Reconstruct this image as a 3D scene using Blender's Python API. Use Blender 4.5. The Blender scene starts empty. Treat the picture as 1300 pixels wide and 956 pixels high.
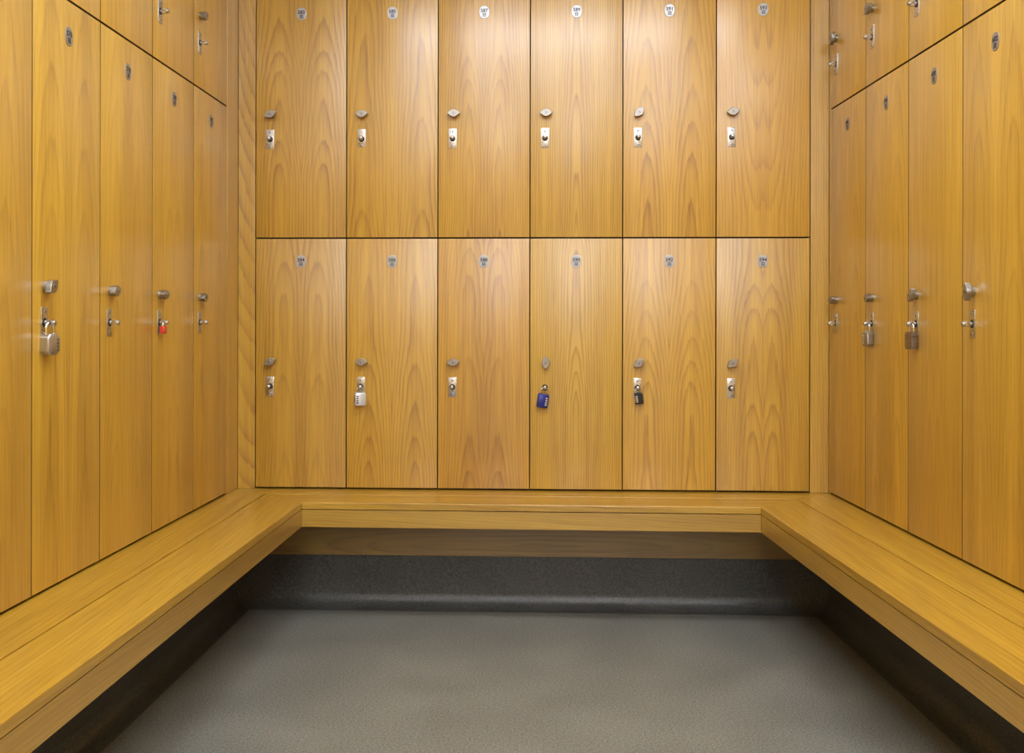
import bpy, bmesh, math, random
from mathutils import Matrix, Vector
PI = math.pi
random.seed(7)
sc = bpy.context.scene
COL = sc.collection

# ------------------------------------------------------------------ camera
CAM_H = 0.93                     # lens height above the floor
F_PX = 1270.0                    # focal length in pixels of the 1300 px frame
cam = bpy.data.cameras.new('camera')
cam.sensor_fit = 'HORIZONTAL'; cam.sensor_width = 36.0
cam.lens = F_PX / 1300 * 36
cam.shift_y = -(478 - 408.2) / 1300
cam.clip_start = 0.02
cam_o = bpy.data.objects.new('camera', cam); COL.objects.link(cam_o)
cam_o.matrix_world = Matrix.Translation((0, 0, CAM_H)) @ Matrix.Rotation(PI / 2, 4, 'X') @ Matrix.Rotation(0.0018, 4, 'Z')
sc.camera = cam_o

# ------------------------------------------------------------------ object helpers
def link(name, bm, mats, parent=None, smooth=None, loc=None):
    me = bpy.data.meshes.new(name)
    bmesh.ops.recalc_face_normals(bm, faces=bm.faces)
    bm.to_mesh(me); bm.free()
    for m in (mats if isinstance(mats, (list, tuple)) else [mats]):
        me.materials.append(m)
    if smooth is not None:
        for p in me.polygons: p.use_smooth = True
        me.set_sharp_from_angle(angle=math.radians(smooth))
    o = bpy.data.objects.new(name, me); COL.objects.link(o)
    if parent: o.parent = parent
    if loc: o.location = loc
    return o

def share(name, me, parent, loc=(0, 0, 0), rot=(0, 0, 0)):
    o = bpy.data.objects.new(name, me); COL.objects.link(o)
    o.parent = parent; o.location = loc; o.rotation_euler = rot
    return o

def thing(name, label, cat, loc, rotz=0.0, group=None):
    o = bpy.data.objects.new(name, None); COL.objects.link(o)
    o.empty_display_size = 0.05
    o.location = loc; o.rotation_euler = (0, 0, rotz)
    o['label'] = label; o['category'] = cat
    if group: o['group'] = group
    return o

def struct(name, bm, mats, smooth=None):
    o = link(name, bm, mats, None, smooth); o['kind'] = 'structure'
    return o

# ------------------------------------------------------------------ mesh helpers
def add_box(bm, x0, x1, y0, y1, z0, z1, bev=0.0, mi=0, M=None):
    r = bmesh.ops.create_cube(bm, size=1)
    vs = r['verts']
    for v in vs:
        v.co = Vector((x0 + (v.co.x + .5) * (x1 - x0), y0 + (v.co.y + .5) * (y1 - y0), z0 + (v.co.z + .5) * (z1 - z0)))
    fs = {f for v in vs for f in v.link_faces}
    for f in fs: f.material_index = mi
    if bev:
        es = list({e for v in vs for e in v.link_edges})
        rr = bmesh.ops.bevel(bm, geom=es, offset=bev, segments=2, profile=.6, affect='EDGES')
        for f in rr['faces']: f.material_index = mi
        vs = list({v for f in rr['faces'] for v in f.verts} | {v for v in vs if v.is_valid})
    if M is not None:
        bmesh.ops.transform(bm, matrix=M, verts=vs)

def add_rings(bm, rings, mi=0, cap0=True, cap1=True, closed=True):
    L = [[bm.verts.new(p) for p in r] for r in rings]
    n = len(L[0])
    for a, b in zip(L, L[1:]):
        for i in range(n if closed else n - 1):
            j = (i + 1) % n
            bm.faces.new((a[i], a[j], b[j], b[i])).material_index = mi
    if cap0: bm.faces.new(list(reversed(L[0]))).material_index = mi
    if cap1: bm.faces.new(L[-1]).material_index = mi

def add_prism(bm, outline, prof, mi=0):
    """outline: points (x, z); prof: list of (y, scale or inset-scale) -> stacked outlines, front towards -y"""
    cx = sum(p[0] for p in outline) / len(outline); cz = sum(p[1] for p in outline) / len(outline)
    rings = []
    for y, s in prof:
        rings.append([(cx + (x - cx) * s, y, cz + (z - cz) * s) for x, z in outline])
    add_rings(bm, rings, mi)

def add_lathe_y(bm, prof, n=24, cx=0, cz=0, mi=0):
    """profile of (y, r) revolved round the y axis"""
    add_rings(bm, [[(cx + r * math.cos(2 * PI * i / n), y, cz + r * math.sin(2 * PI * i / n)) for i in range(n)] for y, r in prof], mi)

def add_tube(bm, pts, r, n=10, mi=0):
    pts = [Vector(p) for p in pts]
    rings = []
    for i, p in enumerate(pts):
        t = (pts[min(i + 1, len(pts) - 1)] - pts[max(i - 1, 0)]).normalized()
        a = Vector((0, 1, 0)); b = t.cross(a).normalized()
        rings.append([p + r * (math.cos(2 * PI * k / n) * a + math.sin(2 * PI * k / n) * b) for k in range(n)])
    add_rings(bm, rings, mi)

def add_poly_slab(bm, pts, z0, z1, bev=0.0, mi=0):
    """plan polygon (x, y) extruded between two heights, upper edge eased"""
    vb = [bm.verts.new((x, y, z0)) for x, y in pts]
    vt = [bm.verts.new((x, y, z1)) for x, y in pts]
    n = len(pts); side = []
    top = bm.faces.new(vt); bot = bm.faces.new(list(reversed(vb)))
    for i in range(n):
        j = (i + 1) % n
        bm.faces.new((vb[i], vb[j], vt[j], vt[i]))
    bmesh.ops.recalc_face_normals(bm, faces=bm.faces)
    if bev:
        es = list(top.edges)
        bmesh.ops.bevel(bm, geom=es, offset=bev, segments=2, profile=.6, affect='EDGES')
    for f in bm.faces: f.material_index = mi

# ------------------------------------------------------------------ materials
class NT:
    def __init__(s, name):
        s.m = bpy.data.materials.new(name); s.m.use_nodes = True
        s.t = s.m.node_tree; s.p = s.t.nodes['Principled BSDF']
    def n(s, typ, **kw):
        nd = s.t.nodes.new(typ)
        for k, v in kw.items(): setattr(nd, k, v)
        return nd
    def put(s, sock, v):
        if isinstance(v, bpy.types.NodeSocket): s.t.links.new(v, sock)
        else: sock.default_value = v
    def math(s, op, a, b=None, c=None, clamp=False):
        nd = s.n('ShaderNodeMath', operation=op, use_clamp=clamp)
        for i, v in enumerate((a, b, c)):
            if v is not None: s.put(nd.inputs[i], v)
        return nd.outputs[0]
    def xyz(s, x, y, z):
        nd = s.n('ShaderNodeCombineXYZ')
        for i, v in enumerate((x, y, z)): s.put(nd.inputs[i], v)
        return nd.outputs[0]
    def noise(s, vec, scale=1.0, detail=2.0, rough=.5):
        nd = s.n('ShaderNodeTexNoise')
        s.put(nd.inputs['Vector'], vec); nd.inputs['Scale'].default_value = scale
        nd.inputs['Detail'].default_value = detail; nd.inputs['Roughness'].default_value = rough
        return nd.outputs['Fac']
    def mix(s, f, a, b):
        nd = s.n('ShaderNodeMix', data_type='RGBA')
        s.put(nd.inputs[0], f); s.put(nd.inputs[6], a); s.put(nd.inputs[7], b)
        return nd.outputs[2]
    def mrange(s, v, a, b, c=0., d=1.):
        nd = s.n('ShaderNodeMapRange')
        s.put(nd.inputs[0], v)
        for i, q in enumerate((a, b, c, d)): nd.inputs[i + 1].default_value = q
        return nd.outputs[0]

OAK_LIGHT = (0.635, 0.378, 0.038)
OAK_DARK = (0.300, 0.135, 0.009)

def oak(name, seed=0.0, axis='Z', cen=0.072, g0=0.0, slope=0.11, h0=0.02, book=True, tone=1.0, pink=0.0, freq=135., lines=1.0, rough=.40, coat=1.0, gloss=.29):
    k = NT(name)
    tc = k.n('ShaderNodeTexCoord'); sp = k.n('ShaderNodeSeparateXYZ')
    k.t.links.new(tc.outputs['Object'], sp.inputs[0])
    x, y, z = sp.outputs
    if axis == 'Z': u, g = k.math('ADD', x, k.math('MULTIPLY', y, .7)), z
    elif axis == 'X': u, g = k.math('SUBTRACT', y, z), x
    else: u, g = k.math('ADD', x, z), y
    if book:
        ul = k.math('SUBTRACT', k.math('ABSOLUTE', u), cen)
        ub = k.math('ABSOLUTE', u)
    else:
        ul = k.math('SUBTRACT', u, cen); ub = u
    s17 = seed * 17.31
    wob = k.math('SUBTRACT', k.noise(k.xyz(k.math('MULTIPLY', ub, 5.0), k.math('MULTIPLY', g, 2.6), s17), 1.0, 2.0), .5)
    wob2 = k.math('SUBTRACT', k.noise(k.xyz(k.math('MULTIPLY', ub, 1.0), k.math('MULTIPLY', g, 2.0), s17 + 5), 1.0, 1.0), .5)
    uu = k.math('ADD', ul, k.math('MULTIPLY', wob, .022))
    h = k.math('ADD', k.math('MULTIPLY', k.math('SUBTRACT', g, g0), slope), k.math('ADD', h0, k.math('MULTIPLY', wob2, .04)))
    r = k.math('SQRT', k.math('ADD', k.math('ADD', k.math('MULTIPLY', uu, uu), k.math('MULTIPLY', h, h)), .00004))
    jag = k.math('MULTIPLY', k.math('SUBTRACT', k.noise(k.xyz(k.math('MULTIPLY', ub, 160.), k.math('MULTIPLY', g, 9.), s17), 1.0, 1.0), .5), .34)
    ring = k.math('ADD', k.math('ADD', k.math('MULTIPLY', r, freq), jag), seed * 3.7)
    fr = k.math('FRACT', ring)
    line = k.math('MULTIPLY', k.math('POWER', fr, 3.2), k.mrange(fr, .9, 1.0, 1.0, 0.0))
    fade = k.mrange(k.noise(k.xyz(k.math('MULTIPLY', ub, 14.), k.math('MULTIPLY', g, 1.6), s17 + 9), 1.0, 2.0), .3, .7, .25, 1.0)
    line = k.math('MULTIPLY', line, fade)
    pore = k.mrange(k.noise(k.xyz(k.math('MULTIPLY', ub, 230.), k.math('MULTIPLY', g, 4.), s17 + 3), 1.0, 3.0, .75), .38, .70)
    broad = k.noise(k.xyz(k.math('MULTIPLY', ub, 22.), k.math('MULTIPLY', g, .7), s17 + 13), 1.0, 2.0)
    f = k.math('ADD', k.math('MULTIPLY', line, lines), k.math('MULTIPLY', pore, .42))
    f = k.math('ADD', f, k.mrange(broad, .3, .7, -.12, .30), clamp=True)
    la = tuple(c * tone for c in OAK_LIGHT); da = tuple(c * tone for c in OAK_DARK)
    la = (la[0] * (1 + .01 * pink), la[1] * (1 - .03 * pink), la[2] * (1 + .10 * pink)); da = (da[0] * (1 + .03 * pink), da[1] * (1 - .03 * pink), da[2] * (1 + .15 * pink))
    k.put(k.p.inputs['Base Color'], k.mix(f, la + (1,), da + (1,)))
    k.put(k.p.inputs['Roughness'], k.mrange(pore, 0, 1, rough, rough + .12))
    k.p.inputs['Specular IOR Level'].default_value = .6
    if coat:
        k.p.inputs['Coat Weight'].default_value = coat; k.p.inputs['Coat IOR'].default_value = 1.6; k.p.inputs['Coat Roughness'].default_value = gloss
    b = k.n('ShaderNodeBump'); b.inputs['Strength'].default_value = .10; b.inputs['Distance'].default_value = .0006
    k.put(b.inputs['Height'], k.math('SUBTRACT', 1.0, f)); k.put(k.p.inputs['Normal'], b.outputs[0])
    return k.m

def plain(name, col, rough=.5, metal=0.0, spec=.5, noise=0.0, nscale=60.):
    k = NT(name)
    k.p.inputs['Metallic'].default_value = metal
    k.p.inputs['Specular IOR Level'].default_value = spec
    tc = k.n('ShaderNodeTexCoord')
    nz = k.noise(tc.outputs['Object'], nscale, 3.0)
    c = tuple(col) + (1,)
    k.put(k.p.inputs['Base Color'], k.mix(k.mrange(nz, .3, .7), tuple(v * (1 - noise) for v in col) + (1,), tuple(min(1, v * (1 + noise)) for v in col) + (1,)))
    k.put(k.p.inputs['Roughness'], k.mrange(nz, .3, .7, max(.04, rough - .05), rough + .05))
    return k.m

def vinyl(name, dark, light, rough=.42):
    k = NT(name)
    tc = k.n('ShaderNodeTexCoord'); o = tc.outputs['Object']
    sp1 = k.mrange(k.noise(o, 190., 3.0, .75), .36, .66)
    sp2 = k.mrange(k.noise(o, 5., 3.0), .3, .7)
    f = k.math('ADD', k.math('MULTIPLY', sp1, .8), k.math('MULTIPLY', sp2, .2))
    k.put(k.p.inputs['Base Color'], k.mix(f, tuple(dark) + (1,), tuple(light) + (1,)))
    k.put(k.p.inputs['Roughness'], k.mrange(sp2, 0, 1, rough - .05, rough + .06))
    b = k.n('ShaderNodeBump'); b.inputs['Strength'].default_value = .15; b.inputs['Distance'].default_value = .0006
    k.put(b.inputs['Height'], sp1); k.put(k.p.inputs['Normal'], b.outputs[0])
    return k.m

M_CARC = plain('locker_board', (.10, .052, .016), .7, noise=.15)
M_EDGE = plain('dark_door_edge', (.13, .068, .018), .6, noise=.15)
M_NICKEL = plain('satin_nickel', (.37, .355, .325), .40, 1.0, noise=.10, nscale=90)
M_STEEL = plain('stainless_plate', (.50, .485, .46), .30, 1.0, noise=.06, nscale=150)
M_SCREW = plain('screw_steel', (.42, .40, .37), .3, 1.0)
M_CHROME = plain('chrome', (.78, .77, .75), .14, 1.0)
M_HOLE = plain('black_recess', (.012, .011, .010), .6)
M_PLAQUE = plain('satin_aluminium', (.43, .435, .445), .42, .9, noise=.08, nscale=120)
M_INK = plain('engraved_black', (.035, .033, .032), .6)
M_WALL = plain('painted_plaster', (.70, .67, .60), .8, noise=.03, nscale=8)
M_CEIL = plain('ceiling_paint', (.78, .76, .72), .85, noise=.02, nscale=8)
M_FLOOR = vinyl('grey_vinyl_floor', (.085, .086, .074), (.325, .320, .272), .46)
M_SKIRT = vinyl('grey_vinyl_cove_shaded', (.030, .031, .030), (.118, .121, .116), .38)  # same vinyl as the floor, shade under the benches put into its colour

# ------------------------------------------------------------------ plan of the alcove
# each wall: a point on the door-front plane, a direction along it (locker left to right), a normal into the room
mL = (694.76 - 650) / F_PX; mR = (627.456 - 650) / F_PX; aB = -0.0374
class Wall:
    def __init__(s, p, d):
        s.p = Vector(p); s.d = Vector(d).normalized(); s.n = Vector((s.d.y, -s.d.x))
        s.rot = math.atan2(s.d.y, s.d.x)
    def at(s, t, n=0.0): return s.p + s.d * t + s.n * n
def meet(w1, n1, w2, n2):
    p, q = w1.at(0, n1), w2.at(0, n2)
    c = w1.d.x * w2.d.y - w1.d.y * w2.d.x
    t = ((q.x - p.x) * w2.d.y - (q.y - p.y) * w2.d.x) / c
    return p + w1.d * t
PITCH = .3003
sL, sR = 1.6733, 1.998
WL = Wall((-1.0167 + mL * sL, sL), (mL, 1))                 # t = 0 at the near edge of the first visible column
WR = Wall((1.0757 + mR * (sR + 4 * PITCH), sR + 4 * PITCH), (-mR, -1))   # t = 0 at the far edge of the far column
WB = Wall((0, 3.2536), (1, aB))
BU0 = -.8429                                               # left edge of the back bank
CL = meet(WL, 0, WB, 0); CR = meet(WR, 0, WB, 0)
BENCH = CAM_H - .550                                       # seat top, 0.38 m
SPLIT_B = CAM_H + .272; SPLIT_S = BENCH + 1.230; TOP = SPLIT_B + .812
CEIL = 2.50
Y_END = .80                                                # benches and panelling stop here, behind the lens's view
Y_FRONT = -6.4

# ------------------------------------------------------------------ locker hardware (shared meshes)
def mesh_of(name, bm, mats, smooth=30):
    me = bpy.data.meshes.new(name)
    bmesh.ops.recalc_face_normals(bm, faces=bm.faces)
    bm.to_mesh(me); bm.free()
    for m in mats: me.materials.append(m)
    for p in me.polygons: p.use_smooth = True
    me.set_sharp_from_angle(angle=math.radians(smooth))
    return me

def knob_mesh():
    bm = bmesh.new()
    add_lathe_y(bm, [(0, .0115), (-.007, .0115), (-.0085, .0100)], 24)
    # lozenge thumb turn: round middle running out to two blunt wings
    def w(x): return .0036 + .0090 * max(0, math.cos(PI * x / .034)) ** .85
    xs = [-.017 + .034 * i / 16 for i in range(17)]
    top = [(x, w(x)) for x in xs]
    tipr = [(.017 + .0036 * math.sin(PI * i / 6), .0036 * math.cos(PI * i / 6)) for i in range(1, 6)]
    bot = [(x, -w(x)) for x in reversed(xs)]
    tipl = [(-.017 - .0036 * math.sin(PI * i / 6), -.0036 * math.cos(PI * i / 6)) for i in range(1, 6)]
    out = top + tipr + bot + tipl
    add_prism(bm, out, [(-.0080, .93), (-.0092, 1.0), (-.0188, .99), (-.0198, .96), (-.0203, .90)])
    add_lathe_y(bm, [(-.0195, .0062), (-.0210, .0062), (-.0214, .0056)], 20)
    add_box(bm, -.0008, .0008, -.0217, -.0209, -.0035, .0035, mi=1)
    return mesh_of('turn_knob', bm, [M_NICKEL, M_HOLE], 20)

def plate_mesh():
    bm = bmesh.new()
    add_box(bm, -.0132, .0132, -.0016, 0.0006, -.032, .032, bev=.0010)
    add_lathe_y(bm, [(-.0014, .0094), (-.0019, .0094)], 28, mi=1)
    return mesh_of('hasp_plate', bm, [M_STEEL, M_HOLE])

def post_mesh():
    bm = bmesh.new()
    add_lathe_y(bm, [(-.0015, .0052), (-.0075, .0052)], 18)
    for s in (-1, 1):                                      # eye: two bars above and below the shackle hole
        add_box(bm, -.0030, .0030, -.0172, -.0070, s * .0048 - .0013, s * .0048 + .0013, bev=.0006)
    add_lathe_y(bm, [(-.0168, .0052), (-.0172, .0063), (-.0225, .0063), (-.0240, .0058), (-.0252, .0044), (-.0259, .0022)], 22)
    return mesh_of('staple_post', bm, [M_STEEL])

def screw_mesh():
    bm = bmesh.new()
    add_lathe_y(bm, [(-.0013, .0040), (-.0023, .0036), (-.0029, .0022)], 14)
    add_box(bm, -.0026, .0026, -.0031, -.0026, -.0004, .0004, mi=1)
    return mesh_of('screw', bm, [M_SCREW, M_HOLE])

def bore_mesh():
    bm = bmesh.new()
    add_lathe_y(bm, [(.0004, .0098), (-.0012, .0098), (-.0014, .0092)], 28)
    return mesh_of('post_hole', bm, [M_HOLE])

ME_KNOB, ME_PLATE, ME_POST, ME_SCREW, ME_BORE = knob_mesh(), plate_mesh(), post_mesh(), screw_mesh(), bore_mesh()

def text_bm(bm, txt, size, cx, cz, y, mi):
    cu = bpy.data.curves.new('lettering', 'FONT'); cu.body = txt; cu.size = size
    cu.align_x = 'CENTER'; cu.align_y = 'CENTER'; cu.extrude = .00015; cu.offset = .0005; cu.resolution_u = 3
    to = bpy.data.objects.new('lettering', cu); COL.objects.link(to)
    dg = bpy.context.evaluated_depsgraph_get(); dg.update()
    me = bpy.data.meshes.new_from_object(to.evaluated_get(dg))
    n0 = len(bm.verts); f0 = len(bm.faces)
    me.transform(Matrix.Translation((cx, y, cz)) @ Matrix.Rotation(PI / 2, 4, 'X'))
    bm.from_mesh(me)
    bm.faces.ensure_lookup_table()
    for f in bm.faces[f0:]: f.material_index = mi
    bpy.data.objects.remove(to); bpy.data.curves.remove(cu); bpy.data.meshes.remove(me)

def plaque_mesh(txt):
    bm = bmesh.new()
    n = 36; out = []
    for i in range(n):
        a = 2 * PI * i / n
        out.append((.0165 * math.copysign(abs(math.cos(a)) ** .86, math.cos(a)), .0205 * math.copysign(abs(math.sin(a)) ** .86, math.sin(a))))
    add_prism(bm, out, [(0.0004, 1), (-.0010, 1), (-.0014, .95)])
    text_bm(bm, txt, .0160, 0, .0045, -.00155, 1)
    for i in range(3):
        for j in range(3):
            cx, cz = (i - 1) * .0042, -.0088 + (j - 1) * .0042
            add_box(bm, cx - .0016, cx + .0016, -.0017, -.0012, cz - .0016, cz + .0016, mi=1)
    return mesh_of('number_plate', bm, [M_PLAQUE, M_INK], 14)

def carcass_mesh(h):
    bm = bmesh.new()
    w, d0, d1, t = .1495, .0215, .40, .016
    add_box(bm, -w, -w + t, d0, d1, 0, h - .0005)
    add_box(bm, w - t, w, d0, d1, 0, h - .0005)
    add_box(bm, -w + t, w - t, d0, d1, 0, t)
    add_box(bm, -w + t, w - t, d0, d1, h - t, h - .0005)
    add_box(bm, -w + t, w - t, d1 - .008, d1, t, h - t)
    return mesh_of('carcass', bm, [M_CARC])

def door_mesh(z0, z1, mat):
    bm = bmesh.new(); hh = (z1 - z0) / 2
    add_box(bm, -.1484, .1484, 0, .019, -hh, hh, bev=.0007)
    bmesh.ops.recalc_face_normals(bm, faces=bm.faces)
    for f in bm.faces:                                      # door edges coloured darker than the veneered face, so the gaps read dark
        if abs(f.normal.x) > .9 or abs(f.normal.z) > .9: f.material_index = 1
    return mesh_of('door', bm, [mat, M_EDGE])

CARC = {}
HINGE_GAP = dict(bl=(.006, .8196), bu=(.0024, .809), sl=(.006, 1.2275), su=(.0025, .401))
KNOB_Z = dict(bl=(.417, .336), bu=(.404, .324), sl=(.619, .546), su=(.212, .132))
HGT = dict(bl=SPLIT_B - BENCH, bu=.812, sl=1.230, su=TOP - SPLIT_S)

PLATE_TIP = {'585': 3.5, '583': 0, '587': 0, '589': 0, '591': 0, '593': 0}   # the plates are not all screwed down flat
def locker(kind, wall, t, label, num, turn, group, mat):
    h = HGT[kind]; z0, z1 = HINGE_GAP[kind]
    base = {'bl': BENCH, 'bu': SPLIT_B, 'sl': BENCH, 'su': SPLIT_S}[kind]
    p = wall.at(t)
    L = thing('locker', label, 'locker', (p.x, p.y, base), wall.rot, group)
    if kind not in CARC: CARC[kind] = carcass_mesh(h)
    share('carcass', CARC[kind], L)
    zc = (z0 + z1) / 2
    d = share('door', door_mesh(z0, z1, mat), L, (0, 0, zc))
    share('number_plate', plaque_mesh(num), d, (0, 0, z1 - .074 - zc), (0, math.radians(random.uniform(-2, 2)), 0))
    kz, pz = KNOB_Z[kind]
    share('turn_knob', ME_KNOB, d, (-.0985, 0, kz - zc), (0, -math.radians(turn), 0))
    x = -.1015 + random.uniform(-.0015, .0015)
    bare = num == '590'                                     # this one has lost its plate: only the hole and the post are left
    share('post_hole', ME_BORE, d, (x, 0, pz - zc)) if bare else share('hasp_plate', ME_PLATE, d, (x, 0, pz - zc), (math.radians(PLATE_TIP.get(num, random.uniform(-1.2, 1.2))), 0, 0))
    share('staple_post', ME_POST, d, (x, 0, pz - zc), (0, math.radians(random.uniform(-6, 6)), 0))
    for s in (() if bare else (-1, 1)):
        share('screw', ME_SCREW, d, (x, 0, pz - zc + s * .0225), (0, random.uniform(0, 3), 0))
    return Vector((p.x, p.y, base)), wall, (x, pz)

def hang_point(ret):
    """world position of the shackle hole in a locker's staple post"""
    base, wall, (x, pz) = ret
    q = base.xy + wall.d * x + wall.n * .0122
    return Vector((q.x, q.y, base.z + pz))

# ------------------------------------------------------------------ back bank
G = 'lockers of the changing alcove'
backs = [
 # upper number, turn, lower number, turn, (cen, g0, slope) upper, lower, tone, pink
 (583, 25, 584, 25, (.072, -.95, .045), (.055, -.9, .05), .93, .92, .3, 0),
 (585, 3, 586, 0, (.095, -1.6, .03), (.075, -.9, .045), 1.0, .97, .1, .2),
 (587, 0, 588, 2, (.050, -.1, .05), (.045, -.9, .045), 1.0, .96, .5, 1.2),
 (589, 0, 590, 90, (.0, -.05, .035), (.0, .02, .06), 1.04, 1.0, -.2, -.4),
 (591, 42, 592, 38, (.073, -.9, .05), (.072, -.8, .055), 1.08, 1.05, .6, .2),
 (593, 8, 594, 38, (.02, 1.9, -.03), (.030, -.8, .05), 1.06, .97, .9, .0),
]
up_lab = ['upper oak locker numbered 583, at the left-hand end of the back wall',
          'upper oak locker numbered 585, above the locker with the white padlock',
          'upper oak locker numbered 587, between upper lockers 585 and 589',
          'upper oak locker numbered 589, above the locker with the blue padlock',
          'upper oak locker numbered 591, above the locker with the black padlock',
          'upper oak locker numbered 593, at the right-hand end of the back wall']
lo_lab = ['lower oak locker numbered 584 without padlock, left-hand end of the back wall',
          'lower oak locker numbered 586, shut with a white combination padlock',
          'lower oak locker numbered 588 without padlock, between white and blue padlocks',
          'lower oak locker numbered 590, shut with a blue padlock, its knob turned upright',
          'lower oak locker numbered 592, shut with a small black padlock',
          'lower oak locker numbered 594 without padlock, beyond the black padlock, end of back wall']
hang = {}
for i, (nu, tu, nl, tl, cu, cl, tnu, tnl, pu, pl) in enumerate(backs):
    t = BU0 + PITCH * (i + .5)
    mu = oak('oak_veneer_%d' % nu, nu * .13, 'Z', cu[0], cu[1], cu[2], tone=tnu, pink=pu, lines=.6 if nu == 593 else 1.0)
    ml = oak('oak_veneer_%d' % nl, nl * .17, 'Z', cl[0], cl[1], cl[2], tone=tnl, pink=pl, lines=1.2 if nl == 590 else 1.0)
    hang[nu] = locker('bu', WB, t, up_lab[i], str(nu), tu, 'upper lockers of the back wall', mu)
    hang[nl] = locker('bl', WB, t, lo_lab[i], str(nl), tl, 'lower lockers of the back wall', ml)

# ------------------------------------------------------------------ side banks
left_lo = [(574, 30, 'tall oak locker nearest the camera, its lock outside the left edge'),
           (576, 40, 'tall oak locker shut with the big silver padlock'),
           (578, 15, 'tall oak locker without padlock, between the silver and red padlocks'),
           (580, 0, 'tall oak locker shut with the small red padlock'),
           (582, 10, 'tall oak locker without padlock, beyond the red padlock, in the corner')]
left_up = [(573, 0, 'short upper oak locker above the left tall locker nearest the camera'),
           (575, 0, 'short upper oak locker above the tall one with big silver padlock'),
           (577, 0, 'short upper oak locker above the unlocked one between silver and red padlocks'),
           (579, 0, 'short upper oak locker above the tall one with red padlock'),
           (581, 25, 'short upper oak locker in the corner beyond the one above the red padlock')]
for i in range(5):
    t = PITCH * (i + .5)
    n, tr, lab = left_lo[i]
    m = oak('oak_veneer_%d' % n, n * .19, 'Z', [.05, .075, .06, .03, .08][i], -1.1, .045, tone=[.97, 1.0, .97, .97, .95][i], pink=[0, -.3, 0, 0, .2][i], freq=95, lines=.6)
    hang[n] = locker('sl', WL, t, lab, str(n), tr, 'tall lockers of the left wall', m)
    n, tr, lab = left_up[i]
    m = oak('oak_veneer_%d' % n, n * .21, 'Z', .08, -1.2, .05, tone=[1, 1.02, 1.0, 1.0, .98][i], lines=.5)
    hang[n] = locker('su', WL, t, lab, str(n), tr, 'short upper lockers of the left wall', m)
right_lo = [(596, 12, 'tall oak locker without padlock, in the right-hand corner by locker 594'),
            (598, 0, 'tall oak locker shut with the dull silver padlock with side dials'),
            (600, 50, 'tall oak locker shut with the brown laminated padlock'),
            (602, 90, 'tall oak locker without padlock, nearer the camera than the laminated padlock')]
right_up = [(595, 60, 'short upper oak locker in the right-hand corner by locker 593'),
            (597, 35, 'short upper oak locker above the one with the dull silver padlock'),
            (599, 20, 'short upper oak locker above the one with the laminated padlock'),
            (601, 0, 'short upper oak locker cut off by the top right corner of the view')]
for i in range(4):
    t = PITCH * (i + .5)
    n, tr, lab = right_lo[i]
    m = oak('oak_veneer_%d' % n, n * .23, 'Z', [.07, .075, .02, .075][i], -1.0, [.045, .045, .02, .045][i], tone=[.95, 1.0, .93, 1.02][i], pink=[.1, 0, .3, -.2][i], freq=95, lines=.6)
    hang[n] = locker('sl', WR, t, lab, str(n), tr, 'tall lockers of the right wall', m)
    n, tr, lab = right_up[i]
    m = oak('oak_veneer_%d' % n, n * .25, 'Z', .08, -1.0, .05, tone=[1.0, 1.02, 1.0, 1.03][i], lines=.5)
    hang[n] = locker('su', WR, t, lab, str(n), tr, 'short upper lockers of the right wall', m)

# ------------------------------------------------------------------ padlocks
def shackle_bm(R, leg, r):
    bm = bmesh.new()
    pts = [(-R, 0, -R - leg)]
    for i in range(0, 13):
        a = PI - PI * i / 12
        pts.append((R * math.cos(a), 0, -R + R * math.sin(a)))
    pts.append((R, 0, -R - leg))
    add_tube(bm, pts, r, 12)
    return bm

def rrect(w, h, zc, ch, top=None):
    """chamfered rectangle outline, centre height zc"""
    top = ch if top is None else top
    a, b = w / 2, h / 2
    return [(-a + ch, zc - b), (a - ch, zc - b), (a, zc - b + ch), (a, zc + b - top), (a - top, zc + b), (-a + top, zc + b), (-a, zc + b - top), (-a, zc - b + ch)]

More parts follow.
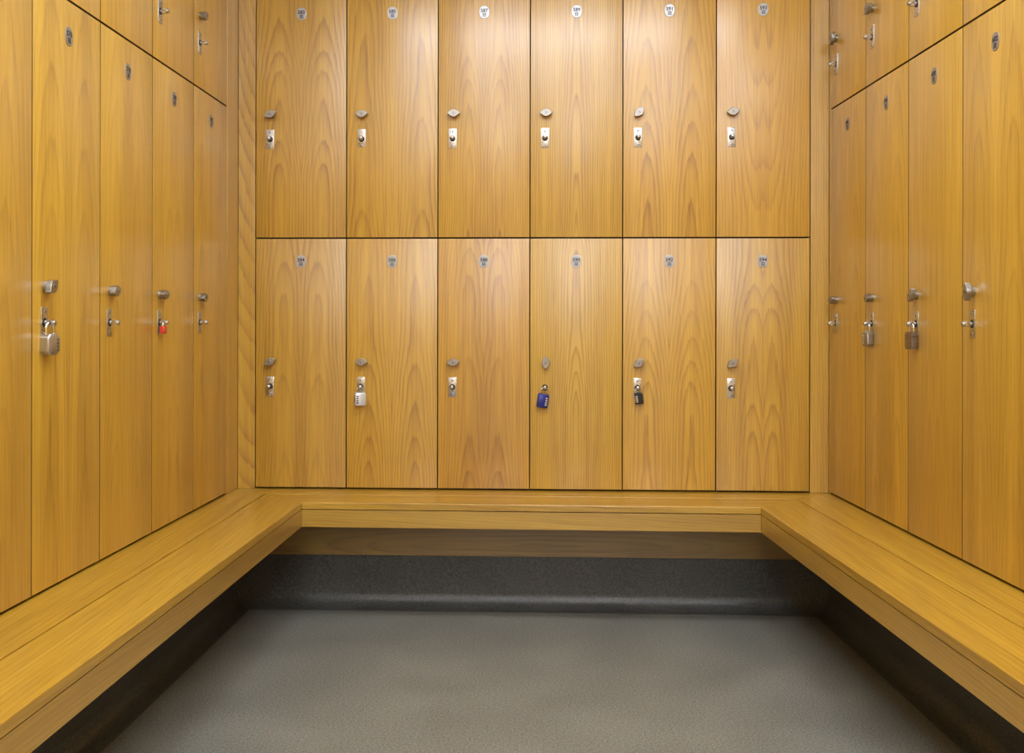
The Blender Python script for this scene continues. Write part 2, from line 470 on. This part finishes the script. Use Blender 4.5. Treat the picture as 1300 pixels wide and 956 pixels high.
def padlock(hp, label, tilt, yaw, w, h, d, R, leg, rod, mat, style, dials=0, dial_side=1, ch=.004, shm=None, tiltx=0):
    ret = hang[hp]; wall = ret[1]
    P = thing('padlock', label, 'padlock', hang_point(ret), wall.rot, 'padlocks hanging on the lockers')
    P.matrix_world = Matrix.Translation(hang_point(ret)) @ Matrix.Rotation(wall.rot, 4, 'Z') @ Matrix.Rotation(math.radians(tilt), 4, 'Y') @ Matrix.Rotation(math.radians(yaw), 4, 'Z')
    link('shackle', shackle_bm(R, leg, rod), shm or M_CHROME, P, 40)
    zt = -R - leg + .004; zc = zt - h / 2
    bm = bmesh.new()
    if style == 'laminated':
        n = 7
        for i in range(n):
            z1 = zt - h * i / n; z0 = zt - h * (i + 1) / n + .0006
            e = .0012 if i in (0, n - 1) else 0
            add_box(bm, -w / 2 + e, w / 2 - e, -d / 2 + e, d / 2 - e, z0, z1, bev=.0009)
        add_box(bm, -w / 2 + .002, w / 2 - .002, -d / 2 + .002, d / 2 - .002, zt - h + .001, zt - .001)
    else:
        add_prism(bm, rrect(w, h, zc, ch), [(d / 2, .90), (d / 2 - .002, 1), (-d / 2 + .003, 1), (-d / 2 + .001, .95), (-d / 2, .88)])
    body = link('body', bm, mat, P, 35)
    for s in (-1, 1):                                       # collars where the shackle enters
        c = bmesh.new()
        add_rings(c, [[(s * R + q * math.cos(2 * PI * k / 14), q * math.sin(2 * PI * k / 14), z) for k in range(14)] for q, z in ((rod + .0022, zt - .001), (rod + .0020, zt + .0012))])
        link('collar', c, mat, body, 40)
    if dials:
        step = h * .66 / dials
        for i in range(dials):
            z = zc - h * .02 + (i - (dials - 1) / 2) * step
            bm = bmesh.new()
            n = 20; rr = step * .36
            x0 = dial_side * w * .5 - dial_side * w * (.62 if style == 'smoke' else .42); x1 = dial_side * (w * .5 + .0008)
            a, b = min(x0, x1), max(x0, x1)
            # number wheel: ribbed disc showing through the front and the edge of the case
            rad = [rr * (1.0 if k % 2 else .90) for k in range(n)]
            rings = []
            for zz, s_ in ((z - step * .33, .94), (z - step * .27, 1), (z + step * .27, 1), (z + step * .33, .94)):
                cx = (a + b) / 2; hx = (b - a) / 2
                rings.append([(cx + hx * s_ * math.cos(2 * PI * k / n) * (1 if k % 2 else .95), (d / 2 + .0010) * s_ * math.copysign(abs(math.sin(2 * PI * k / n)) ** .6, math.sin(2 * PI * k / n)), zz) for k in range(n)])
            add_rings(bm, rings)
            link('dial_wheel', bm, DIALM[style], body, 35)
    if style == 'keyed':
        bm = bmesh.new()
        add_lathe_y(bm, [(-d / 2 + .0005, .0046), (-d / 2 - .0008, .0044)], 18, 0.001, zc - h * .05)
        add_box(bm, .0004, .0016, -d / 2 - .0010, -d / 2 - .0007, zc - h * .05 - .0028, zc - h * .05 + .0028, mi=1)
        link('keyway', bm, [M_SCREW, M_HOLE], body, 40)
    return P

M_ZINC = plain('cast_zinc', (.50, .48, .43), .40, .9, noise=.08)
M_WHITE = plain('pale_silver_lacquer', (.72, .73, .76), .38, .35, noise=.03)
M_BLUE = plain('blue_lacquer', (.020, .026, .21), .32, .15, noise=.06)
M_BLACK = plain('black_lacquer', (.020, .022, .026), .36, noise=.1)
M_RED = plain('red_lacquer', (.62, .035, .018), .35, noise=.05)
M_LAM = plain('brown_laminated_steel', (.30, .25, .19), .42, .9, noise=.2, nscale=200)
M_SMOKE = plain('grey_zinc', (.36, .34, .30), .42, .9, noise=.1)
DIALM = {'zinc': plain('dial_dark', (.16, .145, .125), .45, .6), 'white': plain('dial_charcoal', (.10, .10, .105), .5),
         'blue': plain('dial_silver', (.55, .52, .50), .4, .6), 'black': plain('dial_pale', (.62, .58, .52), .45, .3),
         'smoke': plain('dial_steel', (.62, .59, .55), .4, .7)}

padlock(576, 'big silver combination padlock hanging on the tall left locker nearest in view', 0, -12, .036, .043, .022, .0105, .016, .0032, M_ZINC, 'zinc', 4, 1, ch=.008)
padlock(580, 'small red padlock hanging on a tall oak locker', 3, 0, .021, .019, .011, .0065, .008, .0018, M_RED, 'keyed', ch=.002)
padlock(586, 'white combination padlock with dark dials hanging on locker 586', 0, 22, .035, .043, .020, .0105, .012, .0026, M_WHITE, 'white', 4, -1, ch=.004)
padlock(590, 'blue combination padlock with silver dials hanging tilted on locker 590', 9, 6, .036, .044, .020, .0118, .013, .0026, M_BLUE, 'blue', 4, 1, ch=.003)
padlock(592, 'small black combination padlock with pale dials hanging on locker 592', -6, 10, .027, .035, .016, .0075, .013, .0024, M_BLACK, 'black', 4, -1, ch=.003)
padlock(598, 'dull silver combination padlock hanging on the tall right-hand locker next to the corner', 0, 9, .032, .042, .020, .0100, .017, .0030, M_SMOKE, 'smoke', 4, -1, ch=.006)
padlock(600, 'brown laminated padlock hanging on a tall oak locker', 0, 6, .034, .045, .019, .0105, .014, .0030, M_LAM, 'laminated', 0)

# ------------------------------------------------------------------ benches
FL, FR = Vector((-.637, 3.037)), Vector((.7395, 2.968))     # front inner corners of the seat
SL, SR = Vector((-.786, 3.190)), Vector((.8875, 3.110))     # corners of the seam between the two slats
def along(p, q, y):                                          # point at depth y on the line p -> q
    return p + (q - p) * ((y - p.y) / (q.y - p.y))
FLn = along(FL, Vector((-.691, 1.520)), Y_END); SLn = along(SL, Vector((-.830, 1.623)), Y_END)
FRn = along(FR, Vector((.778, 1.528)), Y_END); SRn = along(SR, Vector((.922, 1.799)), Y_END)
IN = .020                                                    # slats run under the door fronts to the carcass
KL, KR = meet(WL, -IN, WB, -IN), meet(WR, -IN, WB, -IN)
KLn = along(meet(WL, -IN, WB, 0), WL.at(-1, -IN), Y_END); KRn = along(meet(WR, -IN, WB, 0), WR.at(2, -IN), Y_END)
TH = .020; GAPS = .0022; AP0, AP1, APT = .0225, .0745, .020

def off(p, q, d):                                            # shift the segment sideways (to its left) by d
    n = Vector((-(q - p).y, (q - p).x)).normalized() * d
    return p + n, q + n
def slab_between(bm, a0, a1, b1, b0, z0, z1, bev=.0015):
    add_poly_slab(bm, [tuple(a0), tuple(a1), tuple(b1), tuple(b0)], z0, z1, bev)

def bench(label, Fa, Fb, Sa, Sb, Ka, Kb, axis, seed, tone, loc):
    B = thing('bench', label, 'bench', (loc[0], loc[1], 0), 0, 'slatted oak benches round the alcove')
    def mk(name, pts, z0, z1, mat, bev):
        bm = bmesh.new(); add_poly_slab(bm, [(p.x - loc[0], p.y - loc[1]) for p in pts], z0, z1, bev)
        return link(name, bm, mat, B)
    # small joints at the seam and mitres
    def shrink(P, es):
        """move each edge i (P[i] -> P[i+1]) inwards by es[i]"""
        n = len(P); L = []
        area = sum(P[i].x * P[(i + 1) % n].y - P[(i + 1) % n].x * P[i].y for i in range(n))
        sg = 1 if area > 0 else -1
        for i in range(n):
            a, b = P[i], P[(i + 1) % n]; d = (b - a).normalized()
            nn = Vector((-d.y, d.x)) * sg
            L.append((a + nn * es[i], d))
        out = []
        for i in range(n):
            (p, d), (q, e) = L[i - 1], L[i]
            c = d.x * e.y - d.y * e.x
            t = ((q.x - p.x) * e.y - (q.y - p.y) * e.x) / c
            out.append(p + d * t)
        return out
    mf = oak('oak_seat_front_%d' % seed, seed * 1.7, axis, .02 if axis == 'Y' else .0, .4, .05, book=False, tone=tone, freq=80, lines=.5, rough=.34, coat=.6, gloss=.16)
    mr = oak('oak_seat_rear_%d' % seed, seed * 2.3 + 4, axis, .0, 1.4, .04, book=False, tone=tone, freq=80, lines=.5, rough=.34, coat=.6, gloss=.16)
    ma = oak('oak_apron_%d' % seed, seed * 3.1 + 2, axis, .03, .6, .05, book=False, tone=tone * .97, freq=110, lines=.5, rough=.38)
    mk('front_slat', shrink([Fa, Fb, Sb, Sa], (0, .0005, .0025, .0005)), BENCH - TH, BENCH, mf, .0026)
    mk('rear_slat', shrink([Sa, Sb, Kb, Ka], (.0015, .0005, .0005, .0005)), BENCH - TH, BENCH, mr, .0020)
    # apron board under the front edge, mitred into its neighbours
    Ga = Fa + (Sa - Fa) * (APT / .15)
    Gb = Fb + (Sb - Fb) * (APT / .15)
    fa = Fa + (Sa - Fa) * .006; fb = Fb + (Sb - Fb) * .006
    mk('apron', shrink([fa, fb, Gb, Ga], (0, .0006, 0, .0006)), BENCH - AP1, BENCH - AP0, ma, 0)
    # bearer under the seam that the slats are screwed down to
    mk('bearer', shrink([Sa - (Sa - Fa) * .22, Sb - (Sb - Fb) * .22, Sb + (Kb - Sb) * .18, Sa + (Ka - Sa) * .18], (0, .001, 0, .001)), BENCH - TH - .030, BENCH - TH - .0003, ma, 0)
    return B
bench('long oak bench below the lockers with silver and red padlocks', FLn, FL, SLn, SL, KLn, KL, 'Y', 1, .84, (-.80, 1.9))
bench('short oak bench along the back wall under lockers 584 to 594', FL, FR, SL, SR, KL, KR, 'X', 2, .86, (.05, 3.12))
bench('long oak bench below the lockers with dull silver and laminated padlocks', FR, FRn, SR, SRn, KR, KRn, 'Y', 3, .88, (.90, 1.9))

# ------------------------------------------------------------------ setting
def wall_slab(bm, w, t0, t1, n0, n1, z0, z1, mi=0):
    pts = [w.at(t0, n0), w.at(t1, n0), w.at(t1, n1), w.at(t0, n1)]
    vb = [bm.verts.new((p.x, p.y, z0)) for p in pts]; vt = [bm.verts.new((p.x, p.y, z1)) for p in pts]
    for f in ([vb[3], vb[2], vb[1], vb[0]], vt, *[[vb[i], vb[(i + 1) % 4], vt[(i + 1) % 4], vt[i]] for i in range(4)]):
        bm.faces.new(f).material_index = mi

def trim(name, w, t0, t1, n0, n1, z0, z1, mat, bev=.001):
    c = w.at((t0 + t1) / 2, 0)
    bm = bmesh.new()
    add_box(bm, -(t1 - t0) / 2, (t1 - t0) / 2, -n1, -n0, -(z1 - z0) / 2, (z1 - z0) / 2, bev=bev)
    o = struct(name, bm, mat); o.location = (c.x, c.y, (z0 + z1) / 2); o.rotation_euler = (0, 0, w.rot)
    return o
tL5 = 5 * PITCH
tCL = (CL - WL.p).dot(WL.d); tCR = (CR - WR.p).dot(WR.d); uCL = (CL - WB.p).dot(WB.d); uCR = (CR - WB.p).dot(WB.d)
m_fillA = oak('oak_filler_a', 3.3, 'Z', .06, .9, -.16, book=False, tone=.92, lines=.95, freq=70, h0=.05)
m_fillB = oak('oak_filler_b', 8.1, 'Z', .10, .6, -.04, book=False, tone=.95, lines=.6)
zf0, zf1 = BENCH + .0006, TOP
trim('trim_1', WL, tL5 + .0015, tCL - .0012, -.019, 0, zf0, zf1, oak('oak_filler_c', 5.9, 'Z', .12, .6, -.03, book=False, tone=.95, lines=.5))
trim('trim_2', WB, uCL + .0005, BU0 - .0015, -.019, 0, zf0, zf1, m_fillA)
trim('trim_3', WB, BU0 + 6 * PITCH + .0015, uCR - .0005, -.019, 0, zf0, zf1, m_fillB)
trim('trim_4', WR, tCR + .0012, -.0015, -.019, 0, zf0, zf1, m_fillB)
# oak panelling that carries on along the side walls, towards and past the camera
m_panL = oak('oak_panel_a', 2.2, 'Z', .07, .9, -.08, tone=.98, lines=.55); m_panR = oak('oak_panel_b', 6.2, 'Z', .07, .9, -.08, tone=.98, lines=.55)
tLn = (Y_END - sL) / WL.d.y; tRn = (WR.p.y - Y_END) / -WR.d.y
trim('trim_5', WL, tLn, -.0015, -.019, 0, zf0, zf1, m_panL)
trim('trim_6', WR, 4 * PITCH + .0015, tRn, -.019, 0, zf0, zf1, m_panR)
# bench rails fixed to the wall below the seats
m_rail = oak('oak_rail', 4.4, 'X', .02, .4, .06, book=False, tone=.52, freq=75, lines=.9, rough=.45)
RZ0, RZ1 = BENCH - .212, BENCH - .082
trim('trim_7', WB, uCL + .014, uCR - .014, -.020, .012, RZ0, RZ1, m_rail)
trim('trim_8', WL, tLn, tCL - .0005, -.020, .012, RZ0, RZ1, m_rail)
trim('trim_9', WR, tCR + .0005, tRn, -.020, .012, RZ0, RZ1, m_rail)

# coved vinyl skirting, one strip per wall, mitred in the corners
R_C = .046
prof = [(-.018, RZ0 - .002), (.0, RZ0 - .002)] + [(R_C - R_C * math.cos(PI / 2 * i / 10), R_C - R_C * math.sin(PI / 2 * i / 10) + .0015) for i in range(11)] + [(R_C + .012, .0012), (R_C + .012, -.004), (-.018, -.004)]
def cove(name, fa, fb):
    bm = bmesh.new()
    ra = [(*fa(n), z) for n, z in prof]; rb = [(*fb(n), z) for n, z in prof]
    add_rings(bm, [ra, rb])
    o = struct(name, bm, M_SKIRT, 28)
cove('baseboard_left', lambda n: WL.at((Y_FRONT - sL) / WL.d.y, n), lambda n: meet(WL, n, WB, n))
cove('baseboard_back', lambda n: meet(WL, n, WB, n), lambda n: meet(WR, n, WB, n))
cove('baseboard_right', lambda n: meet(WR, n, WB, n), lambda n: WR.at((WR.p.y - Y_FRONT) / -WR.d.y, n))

# walls: plinth under the lockers, rear sheet behind them, bulkhead above
D = .0205
M_PANEL = oak('oak_wall_panel', 9.7, 'Z', .07, .9, -.05, lines=.5)
def side_wall(name, w, t0, t1, tl0, tl1, tp0, tp1):
    bm = bmesh.new()
    wall_slab(bm, w, t0, t1, -.46, -D, -.05, BENCH - .0205)           # plinth
    wall_slab(bm, w, t0, t1, -.46, -.405, BENCH - .0205, CEIL)        # rear sheet
    wall_slab(bm, w, t0, t1, -.405, -.002, TOP + .001, CEIL)          # bulkhead
    if tp1 is not None: wall_slab(bm, w, tp0, tp1, -.40, 0, BENCH - .0205, TOP + .001, 1)   # solid wall in front of the panelling
    return struct(name, bm, [M_WALL, M_PANEL])
tLf = (Y_FRONT - sL) / WL.d.y; tRf = (WR.p.y - Y_FRONT) / -WR.d.y
side_wall('wall_left', WL, tLf, tCL - .012, 0, 0, tLf, tLn - .002)
side_wall('wall_right', WR, tCR + .012, tRf, 0, 0, tRn + .002, tRf)
bm = bmesh.new()
wall_slab(bm, WB, uCL - .5, uCR + .5, -.46, -.405, -.05, CEIL)
wall_slab(bm, WB, uCL + .02, uCR - .02, -.405, -D, -.05, BENCH - .0205)
wall_slab(bm, WB, uCL - .01, uCR + .01, -.405, -.002, TOP + .001, CEIL)
struct('wall_back', bm, M_WALL)
bm = bmesh.new(); add_box(bm, -1.8, 1.8, Y_FRONT - .1, Y_FRONT, TOP, CEIL); add_box(bm, -1.8, 1.8, Y_FRONT - .1, Y_FRONT + .02, -.05, TOP - .001, mi=1); struct('wall_front', bm, [M_WALL, M_PANEL])
bm = bmesh.new(); add_box(bm, -1.8, 1.8, Y_FRONT - .1, 3.9, -.06, 0.0); struct('floor', bm, M_FLOOR)
bm = bmesh.new(); add_box(bm, -1.8, 1.8, Y_FRONT - .1, 3.9, CEIL, CEIL + .06); struct('ceiling', bm, M_CEIL)

# ------------------------------------------------------------------ ceiling lights
def emit(name, col, st):
    m = bpy.data.materials.new(name); m.use_nodes = True
    p = m.node_tree.nodes['Principled BSDF']
    p.inputs['Base Color'].default_value = (.9, .9, .88, 1)
    p.inputs['Emission Color'].default_value = (*col, 1); p.inputs['Emission Strength'].default_value = st
    return m
M_RIM = plain('white_metal', (.8, .8, .78), .4)
LIGHTC = (.95, 1.0, 1.09)
def ceiling_light(x, y, sx, sy, st, label):
    Lg = thing('ceiling_light', label, 'ceiling light', (x, y, CEIL), 0, 'recessed ceiling lights')
    bm = bmesh.new()
    f = .022
    for a in ((-sx / 2 - f, sx / 2 + f, -sy / 2 - f, -sy / 2), (-sx / 2 - f, sx / 2 + f, sy / 2, sy / 2 + f), (-sx / 2 - f, -sx / 2, -sy / 2, sy / 2), (sx / 2, sx / 2 + f, -sy / 2, sy / 2)):
        add_box(bm, *a, -.014, -.0005, bev=.002)
    link('rim', bm, M_RIM, Lg)
    bm = bmesh.new(); add_box(bm, -sx / 2, sx / 2, -sy / 2, sy / 2, -.008, -.0005)
    link('diffuser', bm, emit('light_diffuser', LIGHTC, st), Lg)
ceiling_light(.10, 1.95, 1.20, .30, 22, 'long ceiling light panel over the middle of the alcove')
ceiling_light(.80, .65, .60, .60, 15.5, 'square ceiling light panel before the alcove, on the right')
ceiling_light(-.42, .85, .60, .60, 13, 'added unseen square light panel before the alcove, on the left')  # unseen panel, added for more sheen on the upper left lockers
ceiling_light(.10, -1.2, 1.20, .60, 23, 'ceiling light panel over the middle of the aisle')
ceiling_light(.00, -3.4, 1.20, .60, 34, 'ceiling light panel further down the aisle')
ceiling_light(.00, -5.4, 1.20, .60, 34, 'ceiling light panel by the front wall')

w = bpy.data.worlds.new('world'); sc.world = w; w.use_nodes = True
w.node_tree.nodes['Background'].inputs[0].default_value = (.9, .9, 1, 1); w.node_tree.nodes['Background'].inputs[1].default_value = .05

sc.view_settings.view_transform = 'Standard'; sc.view_settings.look = 'None'
sc.view_settings.exposure = 0.0; sc.view_settings.gamma = 1.0; sc.view_settings.use_curve_mapping = False
